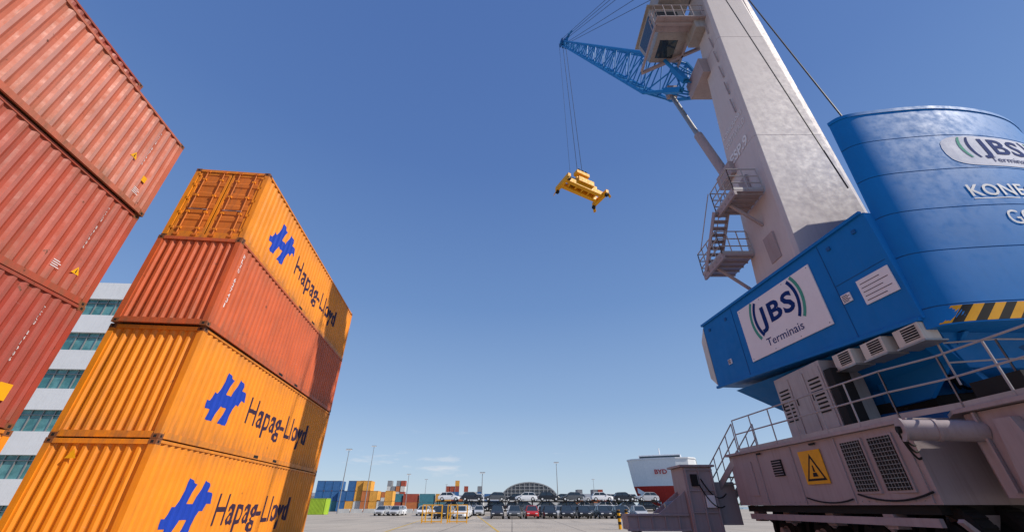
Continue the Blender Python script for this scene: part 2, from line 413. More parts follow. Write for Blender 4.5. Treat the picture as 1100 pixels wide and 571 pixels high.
# -- tower
def tw(z):
    t=(z-8.65)/17.35; 
    lx=9.8+1.1*t; bk=14.2-1.15*t
    if z>26: lx=10.9+(z-26)*.04; bk=13.05-(z-26)*.03
    rb=15.0-.03*max(0,z-26)  # unseen rear right side, widened so its shadow covers the stack's far end
    return [(lx+.12,11.5,z),(13.0,11.5,z),(14.5,12.8,z),(rb,bk-.1,z),(rb-.2,bk,z),(lx+.12,bk,z),(lx,bk-.12,z),(lx,11.62,z)]
b=MB(); b.loft(tw(8.6),tw(26),0,caps=False); b.loft(tw(26),tw(36),0)
b.obj('tower',['tower'],crane,bevel=.02)
b=MB()
for z in (14.9,22.3):
    r=[Vector(p) for p in tw(z)]; c=sum(r,Vector())/8
    for i in range(8):
        p=r[i]+(r[i]-c).normalized()*.002;q=r[(i+1)%8]+(r[(i+1)%8]-c).normalized()*.002; b.beam(p,q,.006,.012,0)
for z,y in ((9.3,12.2),(12.6,12.6)): 
    x=tw(z)[7][0]; b.box((x-.03,y,z),(x+.1,y+.6,z+1.1),0)
for k in range(7): 
    z=17+k*1.3; x=tw(z)[7][0]; b.beam((x-.05,12.0,z),(x-.05,12.0,z+.9),.05,.04,0)
b.obj('tower_seams',['grey'],crane)
def towtext(body,wd,ht,y,z,bold):
    x=tw(z)[7][0]-.02; M4=frame((x,y,z),(0,-1,0),(.0634,0,1)); text('tower_lettering',body,wd,ht,'wtxt',M4,crane,bold)
towtext('KONECRANES',1.7,.26,13.40,16.6,.01); towtext('GOTTWALD',1.7,.32,13.40,16.0,0); towtext('ESP.9',1.45,.50,13.35,14.95,.03)
def rails(b,pts,h=1.08,post=1.1,r=.022,mi=0,levels=(1,.52),kick=False):
    for i in range(len(pts)-1):
        p=Vector(pts[i]);q=Vector(pts[i+1]); l=(q-p).length; k=max(1,round(l/post))
        for lev in levels: b.cyl(p+Vector((0,0,h*lev)),q+Vector((0,0,h*lev)),r,6,mi)
        for j in range(k+1):
            a=p+(q-p)*j/k; b.cyl(a,a+Vector((0,0,h)),r,6,mi)
        if kick: b.beam(p+Vector((0,0,.06)),q+Vector((0,0,.06)),.015,.12,mi)
b=MB()
def plat(x0,x1,y0,y1,z):
    b.box((x0,y0,z-.08),(x1,y1,z),0)
    b.beam((x0+.05,y0,z-.16),(x0+.05,y1,z-.16),.1,.16,0); 
    for i in range(5): b.beam((x0,y0+(i+.5)*(y1-y0)/5,z-.11),(x1,y0+(i+.5)*(y1-y0)/5,z-.11),.05,.06,0)
    pts=[(x1,y0,z),(x0,y0,z),(x0,y1,z),(x1,y1,z)]; rails(b,pts,1.1,.5,.025,1,levels=(1,.66,.33),kick=True)
    b.beam((x0+.1,(y0+y1)/2,z-.1),(x1,(y0+y1)/2,z-1.2),.1,.1,0)
plat(8.75,9.95,11.9,13.4,12.2); plat(8.55,9.85,13.6,15.4,10.3)
st0=Vector((8.9,13.3,12.2)); st1=Vector((8.8,15.0,10.3))
for dx in (-.3,.3): 
    b.beam(st0+Vector((dx,0,0)),st1+Vector((dx,0,0)),.04,.2,0); b.cyl(st0+Vector((dx,0,1)),st1+Vector((dx,0,1)),.022,6,1)
for i in range(9):
    p=st0+(st1-st0)*(i+.5)/9; b.box((p.x-.3,p.y-.11,p.z-.02),(p.x+.3,p.y+.11,p.z+.02),0)
b.obj('tower_platforms',['grey','rail'],crane)
# -- cab
b=MB(); cx0,cx1,cy0,cy1,cz0,cz1=8.35,10.3,12.7,15.1,25.0,27.5
b.loft([(cx0+.15,cy0,cz0),(cx1,cy0,cz0),(cx1,cy1-.5,cz0),(cx0+.15,cy1-.5,cz0)],[(cx0,cy0,cz1),(cx1,cy0,cz1),(cx1,cy1,cz1),(cx0,cy1,cz1)],0)
b.add([(cx0+.09,cy0+.25,cz0+.7),(cx0+.09,cy1-.6,cz0+.7),(cx0-.012,cy1-.3,cz1-.3),(cx0-.012,cy0+.25,cz1-.3)],[(0,1,2,3)],1)
b.add([(cx0+.3,cy0-.012,cz0+.9),(cx1-.3,cy0-.012,cz0+.9),(cx1-.3,cy0-.012,cz1-.35),(cx0+.3,cy0-.012,cz1-.35)],[(0,1,2,3)],1)
b.add([(cx0+.4,cy0+.5,cz0-.012),(cx1-.5,cy0+.5,cz0-.012),(cx1-.5,cy1-.8,cz0-.012),(cx0+.4,cy1-.8,cz0-.012)],[(0,1,2,3)],1)
b.box((cx0-.15,cy0-.2,cz1),(cx1,cy1+.15,cz1+.1),0)
for y in (cy0-.5,cy1+.1): b.beam((cx0-.2,y,cz0-.15),(11.2,y-.0 if y<13 else y-1.6,cz0-.15),.15,.2,2)
for x in (cx0-.2,cx1): b.beam((x,cy0-.5,cz0-.15),(x,cy1,cz0-.15),.12,.2,2)
b.box((cx0-.25,cy0-.9,cz0-.12),(cx1+.9,cy0-.02,cz0-.05),2)
for x in (8.6,9.5,10.4): b.box((x,cy0-.85,cz0-.16),(x+.06,cy0-.05,cz0-.121),2)
rails(b,[(cx1+.9,cy0-.9,cz0-.05),(cx0-.25,cy0-.9,cz0-.05),(cx0-.25,cy0-.05,cz0-.05)],1.1,.5,.025,2)
b.box((cx1-.1,12.0,24.2),(11.3,13.2,25.8),0); b.box((9.0,11.6,28.0),(10.9,13.6,29.6),0)
b.obj('operator_cab',['cabp','glass','grey'],crane,bevel=.02)
# -- boom
root=Vector((10.5,14.3,22.0)); tip=Vector((6.45,28.,50.6)); e=(tip-root).normalized(); sd=Vector((e.y,-e.x,0)).normalized(); un=sd.cross(e)
BL=(tip-root).length
def sect(k):
    hw=(.75+ (1.05-.75)*min(1,k/.12)) if k<.12 else 1.05-.80*(k-.12)/.88
    hh=(.25+(1.15-.25)*k/.12) if k<.12 else 1.15-.90*(k-.12)/.88
    c=root+e*BL*k; return [c+sd*hw*a+un*hh*d for a,d in ((-1,-1),(1,-1),(1,1),(-1,1))]
M['boomb']=paint('boom_blue',(.015,.20,.52),.5,.12,.1,0,0,.0,spec=.2)
b=MB(); ks=[0,.05,.12]; 
while ks[-1]<.985: ks.append(min(1,ks[-1]+.055-.02*ks[-1]))
secs=[sect(k) for k in ks]
for i in range(len(ks)-1):
    for j in range(4):
        b.cyl(secs[i][j],secs[i+1][j],.115-.05*ks[i],7,0)
        j2=(j+1)%4; b.cyl(secs[i][j],secs[i][j2],.05,5,0)
        if i%2: b.cyl(secs[i][j],secs[i+1][j2],.05,5,0)
        else: b.cyl(secs[i][j2],secs[i+1][j],.05,5,0)
for j in (0,3):b.beam(secs[0][j],secs[1][j],.3,.3,0)
for o in (-.35,0,.35): b.cyl(tip+sd*(o-.05),tip+sd*(o+.05),.55,14,1)
b.beam(tip-e*.6+un*.2,tip+un*1.2-e*1.2,.2,.2,0); b.beam(tip-sd*.5,tip+sd*.5,.3,.3,0)
b.beam(tip+e*.1+un*.3,tip-e*2+un*1.5,.12,.12,0)
b.obj('lattice_boom',['boomb','blued'],crane)
b=MB()
b.cyl((10.3,14.1,15.0),(10.17,14.9,18.8),.22,16,0); b.cyl((10.17,14.9,18.8),(10.05,15.9,23.6),.13,12,1)
b.box((9.95,13.2,14.4),(10.7,14.4,15.1),0); b.box((10.2,12.8,21.3),(11.4,14.5,22.5),0); b.box((9.8,15.6,23.5),(10.4,16.1,24.2),0)
b.obj('luffing_cylinder',['grey','steel'],crane,smooth=True)
b=MB(); tt=[Vector((x,y,z)) for x,y,z in ((11.3,12.4,36),(12.0,12.4,36.2),(11.6,12.2,34.4),(11.2,12.9,32.6),(11.2,13.0,31.2))]
for i,p in enumerate(tt): b.cyl(p,tip+sd*(-.4+.2*i)+un*(.4 if i<3 else .1),.022,5,0)
b.cyl((11.42,9.1,12.9),(12.0,11.2,36),.028,6,0); b.cyl((10.75,9.6,10.2),(11.1,11.1,36),.022,6,0)
sp=Vector((6.5,28.0,28.5))
for dx,dy in ((-.22,0),(.22,0)): b.cyl(tip+Vector((dx*.8,dy,0)),sp+Vector((dx,dy,.3)),.024,5,0)
b.cyl(tip+Vector((-.6,.0,0)),sp+Vector((-.95,0,-.7)),.014,5,0)
b.box((10.9,11.0,35.4),(14.6,13.2,36.6),1); 
for x in (11.4,12.2): b.cyl((x-.1,11.2,36),(x+.1,11.2,36),.6,12,1)
b.obj('ropes_and_tower_head',['cable','grey'],crane)
# -- under structure
b=MB()
b.cyl((13.2,12.8,3.1),(13.2,12.8,3.75),2.7,32,1); b.cyl((13.2,12.8,3.75),(13.2,12.8,4.05),2.5,32,2)
b.cyl((13.2,12.8,4.05),(13.2,12.8,5.45),2.25,32,0)
b.loft([(11.2,9.6,4.4),(15.6,9.8,4.4),(15.4,16,4.4),(10.9,16,4.4)],[(10.2,9.0,5.41),(16.2,9.1,5.41),(15.9,16.8,5.6),(9.3,16.8,5.6)],0)
for x in (10.9,13.0,15.1):
    b.add([(x,9.0,5.10),(x+.12,9.0,5.10),(x+.12,12,5.40),(x,12,5.40),(x,10.6,3.9),(x+.12,10.6,3.9),(x+.12,12,3.9),(x,12,3.9)],[(0,1,5,4),(1,2,6,5),(2,3,7,6),(3,0,4,7),(4,5,6,7)],0)
b.beam((10.4,9.4,5.0),(12.6,10.6,3.9),.35,.3,0); b.cyl((12.0,9.5,5.0),(15.2,9.4,4.3),.14,10,1)
for i in range(5): b.hose((10.6+.3*i,9.5+.4*i,5.0),(11.8+.2*i,10.8,4.2),.12+.05*i,.04,2)
for i in range(24):
    a=i*math.pi/12; b.cyl((13.2+2.6*math.cos(a),12.8+2.6*math.sin(a),3.75),(13.2+2.6*math.cos(a),12.8+2.6*math.sin(a),3.83),.05,6,2)
b.obj('slewing_column',['blue','blued','dark'],crane,bevel=.015)
b=MB(); b.box((9.42,12.0,3.3),(10.6,14.4,5.35),0)
for k in range(3):
    y=12.08+k*.78; b.box((9.395,y,3.45),(9.42,y+.7,5.2),0)
    if k!=1:
        for i in range(9): b.box((9.375,y+.1,3.9+i*.12),(9.395,y+.6,3.95+i*.12),1)
    b.box((9.37,y+.6,4.3),(9.395,y+.64,4.55),1)
b.box((9.38,11.6,3.15),(9.9,11.9,5.0),1)
M['cabg']=paint('cabinet_grey',(.42,.38,.37),.5,.14,.35,.05)
b.obj('electrical_cabinets',['cabg','dark'],crane,bevel=.01)
b=MB()
for y in (9.0,9.95,10.9):
    x=sx(y)-.12
    b.box((x,y,4.92),(x+.42,y+.72,5.34),0); b.box((x-.006,y+.08,4.98),(x-.002,y+.5,5.3),1)
    for i in range(5): b.box((x-.014,y+.08,5.0+i*.06),(x-.006,y+.5,5.015+i*.06),0)
    b.box((x-.05,y-.05,4.86),(x+.5,y+.77,4.90),2)
    b.beam((x+.4,y+.3,4.9),(x+.6,y+.3,5.5),.05,.05,2)
    b.cyl((x+.1,y+.74,5.0),(x+.3,y+.86,5.5),.02,6,1)
b.obj('air_conditioners',['cream','dark','steel'],crane,bevel=.012)
# -- chassis
def cxl(y): return 8.2+(16.6-y)*.0714
b=MB()
b.prism([(cxl(9.35),9.35),(cxl(16.6),16.6),(16,17.2),(17,9.35)],1.52,3.08,0)
b.prism([(cxl(9.2)-.1,9.2),(cxl(16.7)-.1,16.7),(16.1,17.3),(17.1,9.2)],3.085,3.16,0)
b.prism([(cxl(9.6)+.12,9.6),(cxl(16.4)+.12,16.4),(15.9,17.0),(16.7,9.6)],1.34,1.515,2)
for y in (11.45,14.9,13.2,9.5): b.beam((cxl(y)-.012,y,1.55),(cxl(y)-.012,y,3.05),.05,.03,0)
for k in range(36):
    y=9.5+k*.2; b.cyl((cxl(y)-.014,y,1.6),(cxl(y)+.01,y,1.6),.014,6,1)
b.box((cxl(14.2)-.02,13.75,2.3),(cxl(14.2)+.05,14.25,2.75),2)
for i in range(6): b.box((cxl(14.2)-.035,13.75,2.33+i*.07),(cxl(14.2)-.021,14.25,2.35+i*.07),0)
b.box((cxl(15.6)-.02,15.3,1.8),(cxl(15.6)+.05,16.0,2.8),0)
for y0 in (9.75,10.6):
    x=cxl(y0+.3)-.03
    b.box((x,y0,1.75),(x+.1,y0+.76,2.95),0); b.box((x-.012,y0+.05,1.8),(x-.002,y0+.71,2.9),2)
    for i in range(12): b.beam((x-.02,y0+.05,1.86+i*.09),(x-.02,y0+.71,1.86+i*.09),.010,.014,1)
    for i in range(8): b.beam((x-.03,y0+.07+i*.09,1.8),(x-.03,y0+.07+i*.09,2.9),.008,.010,1)
b.prism([(9.25,2.5),(9.25,8.55),(9.6,8.9),(13,8.9),(13,2.5)],1.62,3.1,0)
b.prism([(9.1,2.5),(9.1,8.6),(9.5,9.1),(13,9.1),(13,2.5)],3.12,3.2,0)
b.box((9.20,5,2.0),(9.25,7.6,2.7),0); b.beam((9.2,8.3,1.7),(9.2,8.3,3.1),.07,.05,0)
b.add([(9.05,7.6,2.9),(9.05,7.9,2.9),(9.05,8.1,1.2),(9.05,7.2,1.2),(9.24,7.6,2.9),(9.24,7.9,2.9),(9.24,8.1,1.2),(9.24,7.2,1.2)],[(0,1,2,3),(4,7,6,5),(0,4,5,1),(1,5,6,2),(2,6,7,3),(3,7,4,0)],0)
b.hose((cxl(11.3)-.04,11.3,1.75),(cxl(9.4)-.04,9.4,1.75),.15,.022,2); b.hose((cxl(13.1)-.04,13.1,1.7),(cxl(11.5)-.04,11.5,1.65),.1,.02,2)
for y in (12.1,14.6): b.beam((cxl(y)-.05,y,3.0),(cxl(y)-.05,y+.25,3.0),.03,.05,2)
b.obj('chassis',['grey','steel','dark'],crane,bevel=.015)
b=MB(); b.cyl((8.15,8.85,2.86),(9.3,8.38,2.76),.20,24,0); b.cyl((8.11,8.866,2.862),(8.15,8.85,2.86),.23,24,0); b.cyl((8.05,8.89,2.865),(8.11,8.866,2.862),.07,12,1)
b.cyl((8.6,8.665,2.82),(8.66,8.64,2.815),.215,24,0)
for i in range(4): b.hose((8.12,8.95,2.9-.05*i),(8.75,9.38,2.75-.12*i),.06+.04*i,.022,1)
b.obj('hydraulic_cylinder',['grey','dark'],crane,smooth=True)
b=MB(); m4=frame((cxl(12.9)-.03,12.9,2.02),(-(-.0714),-1,0),(0,0,1))
b.box((0,0,-.01),(.86,.84,.008),0)
b.obj('warning_plate',['yk'],crane,m4)
flatpoly('warning_triangle',[[(.06,.08),(.80,.08),(.43,.76)]],'dark',m4@Matrix.Translation((0,0,.011)),crane)
flatpoly('warning_triangle_in',[[(.15,.135),(.71,.135),(.43,.64)]],'yk',m4@Matrix.Translation((0,0,.015)),crane)
flatpoly('warning_symbol',[[(.33,.18),(.53,.18),(.50,.28),(.36,.28)],[(.39,.3),(.47,.3),(.45,.46),(.41,.46)]],'dark',m4@Matrix.Translation((0,0,.019)),crane)
b=MB()
rails(b,[(cxl(15.8),15.8,3.16),(cxl(9.4),9.4,3.16),(9.2,8.4,3.2),(9.2,3.5,3.2)],1.08,1.05,.022,0,(1,.55),True)
rails(b,[(10.4,9.3,3.9),(11.5,9.0,3.9),(14,9.0,3.9)],1.0,.9,.022,0)
s0=Vector((7.9,18.6,1.5)); s1=Vector((8.3,16.0,3.16))
for dx in (0,.8):
    b.beam(s0+Vector((dx,0,0)),s1+Vector((dx,0,0)),.05,.22,0); rails(b,[s0+Vector((dx,0,0)),s1+Vector((dx,0,0))],1.0,.6,.022,0)
for i in range(8):
    p=s0+(s1-s0)*(i+.5)/8; b.box((p.x,p.y-.12,p.z-.02),(p.x+.8,p.y+.12,p.z+.02),0)
b.box((9.8,7.6,3.2),(10.9,8.6,3.75),1)
b.obj('deck_railing',['rail','dark'],crane)
# far outrigger, detailed
b=MB()
b.prism([(6.62,17.3),(6.62,18.6),(7.75,18.7),(7.75,17.3)],.5,2.8,0)
b.prism([(6.5,17.2),(6.5,18.7),(7.85,18.8),(7.85,17.2)],2.805,2.88,0)
b.prism([(7.752,17.55),(7.752,18.4),(8.6,18.4),(8.6,17.55)],.9,2.3,0)
b.prism([(4.3,17.5),(4.3,18.4),(6.618,18.4),(6.618,17.5)],.75,1.25,0)
for z in (.75,1.22): b.beam((4.25,17.46,z),(6.6,17.46,z),.09,.07,0)
for x in (4.7,5.2,5.7,6.2): b.beam((x,17.47,.78),(x,17.47,1.2),.05,.05,0)
b.add([(6.615,17.5,2.0),(6.615,17.56,2.0),(6.615,17.5,1.26),(6.615,17.56,1.26),(5.5,17.5,1.26),(5.5,17.56,1.26)],[(0,1,5,4),(0,4,2),(1,3,5),(2,3,1,0)],0)
b.add([(6.615,18.3,2.0),(6.615,18.36,2.0),(6.615,18.3,1.26),(6.615,18.36,1.26),(5.5,18.3,1.26),(5.5,18.36,1.26)],[(0,1,5,4),(0,4,2),(1,3,5),(2,3,1,0)],0)
b.cyl((5.9,17.9,1.5),(7.0,17.9,1.7),.12,12,1)
b.cyl((4.7,18,.25),(4.7,18,.75),.2,14,1); b.cyl((4.7,18,.05),(4.7,18,.25),.6,20,2); b.box((3.9,17.2,0.004),(5.5,18.8,.05),3)
for x in (6.7,7.2,7.68): b.beam((x,17.27,.55),(x,17.27,2.78),.06,.06,0)
for z in (.6,1.3,2.0,2.7): b.beam((6.64,17.27,z),(7.74,17.27,z),.04,.05,0)
b.box((6.85,17.2,2.15),(7.1,17.29,2.55),2); b.hose((7.1,17.2,2.2),(7.9,17.2,1.5),.3,.025,2); b.hose((7.2,17.2,2.4),(8.1,17.3,1.9),.35,.025,2)
b.box((7.25,17.2,1.45),(7.6,17.245,1.85),4)
b.obj('outrigger',['grey','steel','dark','yk','white'],crane,bevel=.012)
b=MB()
def tyre(c,ax,r=.78,wd=.42):
    c=Vector(c);ax=Vector(ax).normalized()
    prof=[(-.5,.72),(-.5,.93),(-.38,1),(.38,1),(.5,.93),(.5,.72)]
    n=26; rings=[]
    u=Vector((0,0,1)); v=ax.cross(u)
    for s_,rr in prof: rings.append([c+ax*s_*wd+(u*math.cos(2*math.pi*i/n)+v*math.sin(2*math.pi*i/n))*rr*r for i in range(n)])
    for i in range(len(rings)-1): b.loft(rings[i],rings[i+1],1,caps=False)
    b.cyl(c-ax*.4*wd,c+ax*.4*wd,r*.55,18,2); b.cyl(c-ax*.46*wd,c+ax*.46*wd,r*.2,12,0)
    for i in range(n):
        a=2*math.pi*(i+.5)/n; d=u*math.cos(a)+v*math.sin(a); p=c+d*r; b.beam(p-ax*wd*.38,p+ax*wd*.38,.07,.04,1,up=d)
for y in (9.9,11.9,13.9,15.7):
    for x in (9.25,10.15,14.6,15.5): tyre((x,y,.79),(1,0,0))
    b.cyl((8.9,y,.79),(16,y,.79),.12,10,0)
    b.add([(9.45,y-.35,1.34),(9.95,y-.35,1.34),(9.95,y+.35,1.34),(9.45,y+.35,1.34),(9.55,y-.12,.8),(9.85,y-.12,.8),(9.85,y+.12,.8),(9.55,y+.12,.8)],[(0,1,5,4),(1,2,6,5),(2,3,7,6),(3,0,4,7),(4,7,6,5)],0)
    b.beam((8.75,y-.7,1.25),(9.0,y-.7,1.0),.12,.08,0); b.cyl((8.8,y+.5,1.2),(9.4,y+1.2,1.0),.06,8,2)
    b.box((8.7,y+.8,1.05),(9.0,y+1.1,1.34),0); b.hose((8.8,y-.4,1.3),(9.2,y+.4,1.2),.2,.025,2)
b.beam((8.75,9.6,1.2),(8.4,16.4,1.2),.10,.16,0)
b.obj('wheel_bogies',['grey','black','dark'],crane)
# ------------------------------------------------------------------ spreader
spr=empty('container_spreader',Matrix.Translation((6.5,28.,26.6))@Matrix.Rotation(math.radians(26),4,'Z')@Matrix.Rotation(math.radians(5),4,'Y')@Matrix.Diagonal((.64,.9,.95,1)))
b=MB()
b.box((-3.0,-.65,-.2),(3.0,-.25,.3),0); b.box((-3.0,.25,-.2),(3.0,.65,.3),0)
for x in (-2.2,-1.1,0,1.1,2.2): b.box((x-.12,-.25,-.1),(x+.12,.25,.2),0)
for sx_ in (-1,1):
    b.box((min(sx_*3.0,sx_*3.45),-1.22,-.3),(max(sx_*3.0,sx_*3.45),1.22,.2),0)
    for y in (-1.1,1.1):
        b.box((sx_*3.17-.2,y-.16,-.55),(sx_*3.17+.2,y+.16,-.25),1); b.beam((sx_*3.3,y*1.08,-.3),(sx_*3.6,y*1.2,-.8),.35,.06,0)
b.box((-1.3,-.9,.2),(1.3,.9,.8),0); b.cyl((0,0,.7),(0,0,1.2),.6,16,1); b.box((-2.2,-.35,.3),(-1.4,.35,.8),1)
b.box((1.4,-.4,.3),(2.3,.4,.9),0)
for sx_ in (-1,1):
    b.beam((sx_*.9,0,1.1),(sx_*.3,0,1.9),.2,.2,0)
b.box((-1.2,-.35,1.0),(1.2,.35,1.25),0)
b.box((-1.1,-.35,1.85),(1.1,.35,2.25),0); 
for x in (-.6,0,.6): b.cyl((x-.12,0,2.3),(x+.12,0,2.3),.36,14,1)
b.obj('spreader_frame',['yk','dark'],spr,bevel=.02)
# ------------------------------------------------------------------ ground
def ground_mat():
    m,nt,b=newmat('concrete_apron'); tc=nt.nodes.new('ShaderNodeTexCoord'); v=tc.outputs['Object']
    c=mixc(nt,ramp(nt,noise(nt,v,.12,7),.35,.65),(.46,.40,.33),(.35,.31,.265))
    c=mixc(nt,ramp(nt,noise(nt,mapping(nt,v,(1,.12,1)),.5,6,.7),.52,.72,0,.6),c,(.17,.15,.13))
    c=mixc(nt,ramp(nt,noise(nt,v,9,6,.7),.4,.8,0,.35),c,(.2,.18,.16))
    br=nt.nodes.new('ShaderNodeTexBrick'); br.offset=0; br.inputs['Scale'].default_value=.2; br.inputs['Mortar Size'].default_value=.006
    br.inputs['Brick Width'].default_value=1; br.inputs['Row Height'].default_value=1; nt.links.new(v,br.inputs['Vector'])
    c=mixc(nt,br.outputs['Fac'],c,(.09,.08,.075))
    nt.links.new(c,b.inputs['Base Color']); b.inputs['Roughness'].default_value=.85; b.inputs['Specular IOR Level'].default_value=.2; return m
M['ground']=ground_mat()
b=MB(); b.add([(-4000,-2000,0),(4000,-2000,0),(4000,8000,0),(-4000,8000,0)],[(0,1,2,3)]); b.obj('ground',['ground'])
M['mark_y']=paint('marking_yellow',(.62,.40,.06),.7,.2,.5); M['mark_w']=paint('marking_white',(.62,.60,.56),.7,.2,.5)
b=MB()
for x0,x1,y0,y1,z in ((-60,60,33,33.2,.004),(-60,60,46,46.25,.004)): b.add([(x0,y0,z),(x1,y0,z),(x1,y1,z),(x0,y1,z)],[(0,1,2,3)],0)
for x in (-6.2,1.5): b.add([(x,8,.008),(x+.16,8,.008),(x+.16-9.4,100,.008),(x-9.4,100,.008)],[(0,1,2,3)],1)
b.obj('road_markings',['mark_w','mark_y'])
m,nt,bb=newmat('sea'); bb.inputs['Base Color'].default_value=(.03,.06,.08,1); bb.inputs['Roughness'].default_value=.15; M['sea']=m
b=MB(); b.add([(40,262,.004),(1500,262,.004),(1500,900,.004),(40,900,.004)],[(0,1,2,3)]); b.obj('water',['sea'])
# ------------------------------------------------------------------ cars
CC=[('car_white',(.75,.75,.76)),('car_black',(.02,.02,.022)),('car_silver',(.42,.43,.45)),('car_grey',(.09,.095,.1)),('car_red',(.45,.02,.015)),('car_blue',(.02,.05,.14)),('car_black2',(.03,.03,.035))]
for nme,c in CC: M[nme]=paint(nme,c,.25,.05,.06,0,0,.0,spec=.5)
def carmesh(col):
    b=MB()
    secs=[(-2.2,.32,.62,.80),(-2.12,.3,.88,.88),(-1.6,.28,.97,.92),(-.6,.26,.99,.93),(.6,.26,.98,.93),(1.3,.28,.93,.92),(1.85,.3,.82,.87),(2.15,.32,.68,.78),(2.2,.36,.55,.70)]
    R=[]
    for y,z0,z1,hw in secs:
        R.append([(-hw,y,z0),(hw,y,z0),(hw*1.0,y,z0+(z1-z0)*.6),(hw*.9,y,z1),(-hw*.9,y,z1),(-hw,y,z0+(z1-z0)*.6)])
    for i in range(len(R)-1): b.loft(R[i],R[i+1],0,caps=False)
    b.add(R[0],[tuple(range(6))],0); b.add(R[-1],[tuple(range(6))],0)
    g0=[(-.82,-1.95,.95),(.82,-1.95,.95),(.82,1.15,.94),(-.82,1.15,.94)]; g1=[(-.62,-1.45,1.48),(.62,-1.45,1.48),(.64,.30,1.52),(-.64,.30,1.52)]
    b.loft(g0,g1,1); b.loft([(-.64,-1.48,1.475),(.64,-1.48,1.475),(.66,.33,1.515),(-.66,.33,1.515)],[(-.56,-1.3,1.53),(.56,-1.3,1.53),(.58,.15,1.57),(-.58,.15,1.57)],0)
    for x in (-1,1):
        b.beam((x*.80,1.1,.96),(x*.64,.33,1.5),.06,.06,0); b.beam((x*.80,-1.9,.96),(x*.62,-1.47,1.48),.09,.09,0); b.beam((x*.82,-.5,.96),(x*.64,-.5,1.5),.05,.08,0)
    for x in (-.93,.73):
        for y in (-1.35,1.4): b.cyl((x,y,.34),(x+.2,y,.34),.34,16,2); b.cyl((x-.01,y,.34),(x+.21,y,.34),.19,10,3)
    for x in (-.72,.4): b.box((x,2.08,.60),(x+.32,2.185,.70),3); b.box((x,-2.19,.64),(x+.32,-2.1,.78),4)
    b.box((-.45,2.15,.4),(.45,2.21,.54),2); b.box((-1.02,.75,.95),(-.88,.92,1.07),0); b.box((.88,.75,.95),(1.02,.92,1.07),0)
    me_o=b.obj('tmp',[col,'glass','black','lens','car_red'],smooth=True); me=me_o.data; bpy.data.objects.remove(me_o); return me
CM_={n:carmesh(n) for n,_ in CC}
def car(x,y,z,rot,parent=None,name='parked_car',col=None):
    o=bpy.data.objects.new(name,CM_[col or random.choice(['car_white','car_black','car_silver','car_grey','car_silver','car_black2','car_grey','car_white','car_white','car_black'])]); COL.objects.link(o)
    if parent: o.parent=parent
    mm=Matrix.Translation((x,y,z))@Matrix.Rotation(rot,4,'Z'); o.matrix_local=mm; return o
for yy in (66,73,81):
    x=-9.8-(yy-66)*.05
    while x<19:
        if not(-5.2<x<-3): car(x,yy+random.uniform(-.4,.4),0,math.pi+random.uniform(-.06,.06),col='car_red' if (1.0<x<3.4 and yy==66) else None)
        x+=random.choice((2.4,2.5,2.7))
for yy in (86,89.5):
    x=-24
    while x<-6: car(x,yy,0,math.pi+random.uniform(-.06,.06)); x+=random.choice((2.5,2.6,5.1))
for row,yy in enumerate((93,106)):
    x0=-15+row*4
    while x0<30:
        tr=empty('car_transport_trailer',Matrix.Translation((x0,yy+random.uniform(-.5,.5),0)))
        b=MB(); LL=14
        for z in (.65,2.3):
            for y in (-1.2,1.1): b.beam((0,y,z),(LL,y,z),.12,.14,0)
            for i in range(8): b.beam((i*2,-1.2,z),(i*2,1.1,z),.1,.06,0)
        for i in range(5):
            for y in (-1.25,1.15): b.beam((.3+i*3.35,y,.6),(.3+i*3.35,y,2.5),.12,.12,0)
        for i in range(3):
            for y in (-1.2,.95): b.cyl((6.5+i*1.1,y,.45),(6.5+i*1.1,y+.28,.45),.45,14,1)
        b.obj('trailer_frame',['dark','black'],tr)
        for z in (.72,2.37):
            for i in range(3): car(2.4+i*4.6,0,z,math.pi/2*random.choice((1,-1)),tr,'carried_car')
        x0+=LL+1.4
# ------------------------------------------------------------------ distant container yard
FC=[('far_blue',(.03,.13,.33)),('far_yel',(.7,.35,.06)),('far_red',(.36,.07,.04)),('far_white',(.6,.6,.58)),('far_green',(.33,.5,.03)),('far_teal',(.05,.2,.25)),('far_org',(.5,.16,.05)),('far_grey',(.25,.26,.28))]
for nme,c in FC: M[nme]=paint(nme,c,.6,.2,.3,.1)
FM={}
for nme,c in FC:
    e=container('tmpc',nme,L=6.06); ch=e.children[0]; FM[nme]=ch.data; bpy.data.objects.remove(ch); bpy.data.objects.remove(e)
def farc(x,y,z,rot,nme):
    o=bpy.data.objects.new('shipping_container',FM[nme]); COL.objects.link(o); o.matrix_world=Matrix.Translation((x,y,z))@Matrix.Rotation(rot,4,'Z')
for i in range(10):
    x=-62+i*2.55; n=[3,3,3,2,3,3,3,2,1,2][i]
    for k in range(n): farc(x,150+(i%3)*.3,k*2.91,.1,random.choice(['far_blue','far_blue','far_yel','far_teal','far_blue']) if i<5 else random.choice(['far_yel','far_org','far_yel','far_white']))
for i in range(7):
    x=-45+i*6.6; 
    for k in range(random.choice((1,2,1,2))): farc(x,190,k*2.91,math.pi/2+.05,random.choice([a for a,_ in FC if a!='far_green']))
for i in range(24):
    x=-88+i*2.7+ (8 if i>13 else 0)
    for k in range(random.choice((2,3,4,5,5)) if i<12 or i>15 else 2): farc(x,270,k*2.91,.1,random.choice(['far_white','far_red','far_white','far_white','far_blue','far_grey','far_org','far_yel']))
for i in range(10):
    for k in range(random.choice((1,2,3))): farc(28+i*2.6,232,k*2.91,.05,random.choice(['far_blue','far_red','far_white','far_grey','far_org']))
farc(-38.5,98,0,math.pi/2,'far_green')
b=MB()
for i in range(9):
    b.box((-44+i*3.2,118,0),(-41.2+i*3.2,118.6,.9),0)
b.obj('concrete_barrier',['far_white'])
